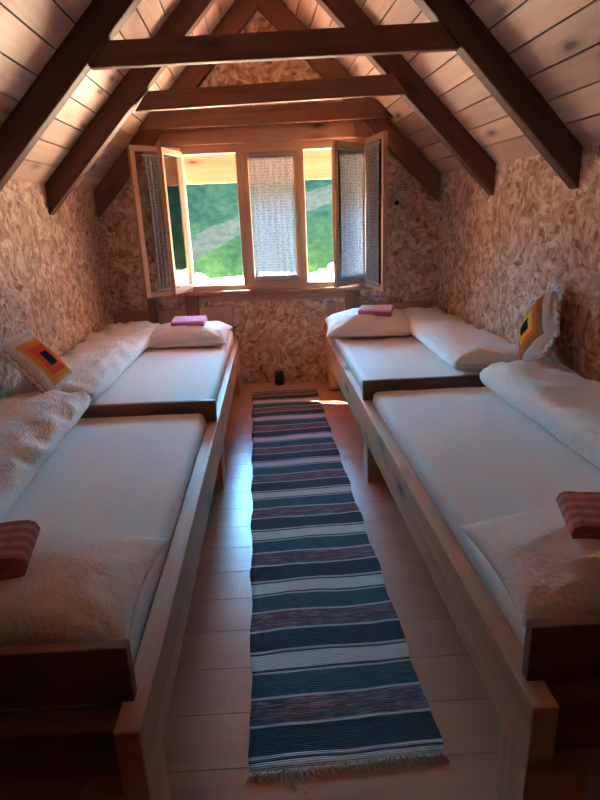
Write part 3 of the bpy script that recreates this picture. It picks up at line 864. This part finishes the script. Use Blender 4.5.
def unit(v): v = Vector(v); return v.normalized()
upR = unit((.28, .04, .96)); nearR = unit((-.14, -.98, 0.11))
crochet_cushion((1.41, 3.09, .835), (upR - nearR), (upR + nearR)*-1, .37, .17, 'croR', 'yellow and orange crocheted cushion with a black centre leaning on the right wall', 2.0)

# ------------------------------------------------------------------ RUG
rt = thing('striped_rug', 'long narrow striped rag rug in black, teal, red and white on the aisle floor', 'rug', (.05, 3.0, 0))
bm = bmesh.new(); uv = bm.loops.layers.uv.new('UVMap')
A = Vector((-.155, 1.225, 0)); B = Vector((.405, 1.255, 0)); Cc = Vector((-.305, 4.90, 0)); Dd = Vector((.262, 4.93, 0))
nx, ny = 24, 240; ln = 3.69
G = []
for i in range(nx + 1):
    row = []
    for j in range(ny + 1):
        a, b_ = i/nx, j/ny
        wob = .007*noise.noise(Vector((b_*45, 0, 0))) + .006*math.sin(b_*ln/.425*2*math.pi)
        a2 = a + (a - .5)*wob*3
        p = (A*(1-a2) + B*a2)*(1-b_) + (Cc*(1-a2) + Dd*a2)*b_
        p.y += .012*noise.noise(Vector((a*2, b_*20, 5)))
        p.z = .006 + .0035*abs(noise.noise(Vector((a*5, b_*30, 2)))) 
        row.append(bm.verts.new(p))
    G.append(row)
for i in range(nx):
    for j in range(ny):
        fc = bm.faces.new((G[i][j], G[i+1][j], G[i+1][j+1], G[i][j+1]))
        for lp, (ii, jj) in zip(fc.loops, ((i, j), (i+1, j), (i+1, j+1), (i, j+1))): lp[uv].uv = (ii/nx*.57, jj/ny*ln)
bd = [e for e in bm.edges if len(e.link_faces) == 1]
ret = bmesh.ops.extrude_edge_only(bm, edges=bd)
for v in ret['geom']:
    if isinstance(v, bmesh.types.BMVert): v.co.z = .0008
obj('woven_band', bm, M['rug'], rt, smooth=True)
bm = bmesh.new()
for k in range(110):
    a = k/109; p = A*(1-a) + B*a; p.z = .005
    ln_ = .022 + .014*random.random(); ang = random.uniform(-.6, .6) 
    if 20 < k < 34 and k % 3 == 0: ln_ *= 2.2
    e = p + Vector((math.sin(ang)*ln_, -ln_, -.002)); m_ = (p + e)/2 + Vector((random.uniform(-.006, .006), 0, .004)); s_ = Vector((.0022, 0, 0))
    for q0, q1 in ((p, m_), (m_, e)):
        a_ = [bm.verts.new(v) for v in (q0 - s_, q0 + s_, q1 + s_, q1 - s_)]; c_ = [bm.verts.new(v.co + Vector((0, 0, .003))) for v in a_]
        bm.faces.new(a_); bm.faces.new(c_[::-1])
        for i in range(4): bm.faces.new((a_[i], a_[(i+1) % 4], c_[(i+1) % 4], c_[i]))
obj('fringe', bm, M['fringe'], rt)

# ------------------------------------------------------------------ CAN
t = thing('metal_can', 'small black cylindrical can standing on the floor against the window wall', 'can', W(-.055, .075, 0))
bm = bmesh.new()
prof = [(0, .001), (.040, .001), (.043, .004), (.043, .108), (.046, .112), (.046, .118), (.043, .122), (.038, .122), (.038, .112), (0, .112)]
n = 32; base = W(-.055, .075, 0); rings = []
for r_, z_ in prof[1:-1]: rings.append([bm.verts.new(base + Vector((r_*math.cos(2*math.pi*i/n), r_*math.sin(2*math.pi*i/n), z_))) for i in range(n)])
for a_, b_ in zip(rings, rings[1:]):
    for i in range(n): bm.faces.new((a_[i], a_[(i+1) % n], b_[(i+1) % n], b_[i]))
bm.faces.new(rings[0][::-1]); bm.faces.new(rings[-1])
obj('can_body', bm, M['can'], t, bev=.001)
bm = bmesh.new(); bmesh.ops.create_cone(bm, cap_ends=True, segments=16, radius1=.009, radius2=.007, depth=.018, matrix=Matrix.Translation(base + Vector((.012, 0, .122))))
obj('cap', bm, M['can'], t, bev=.001)
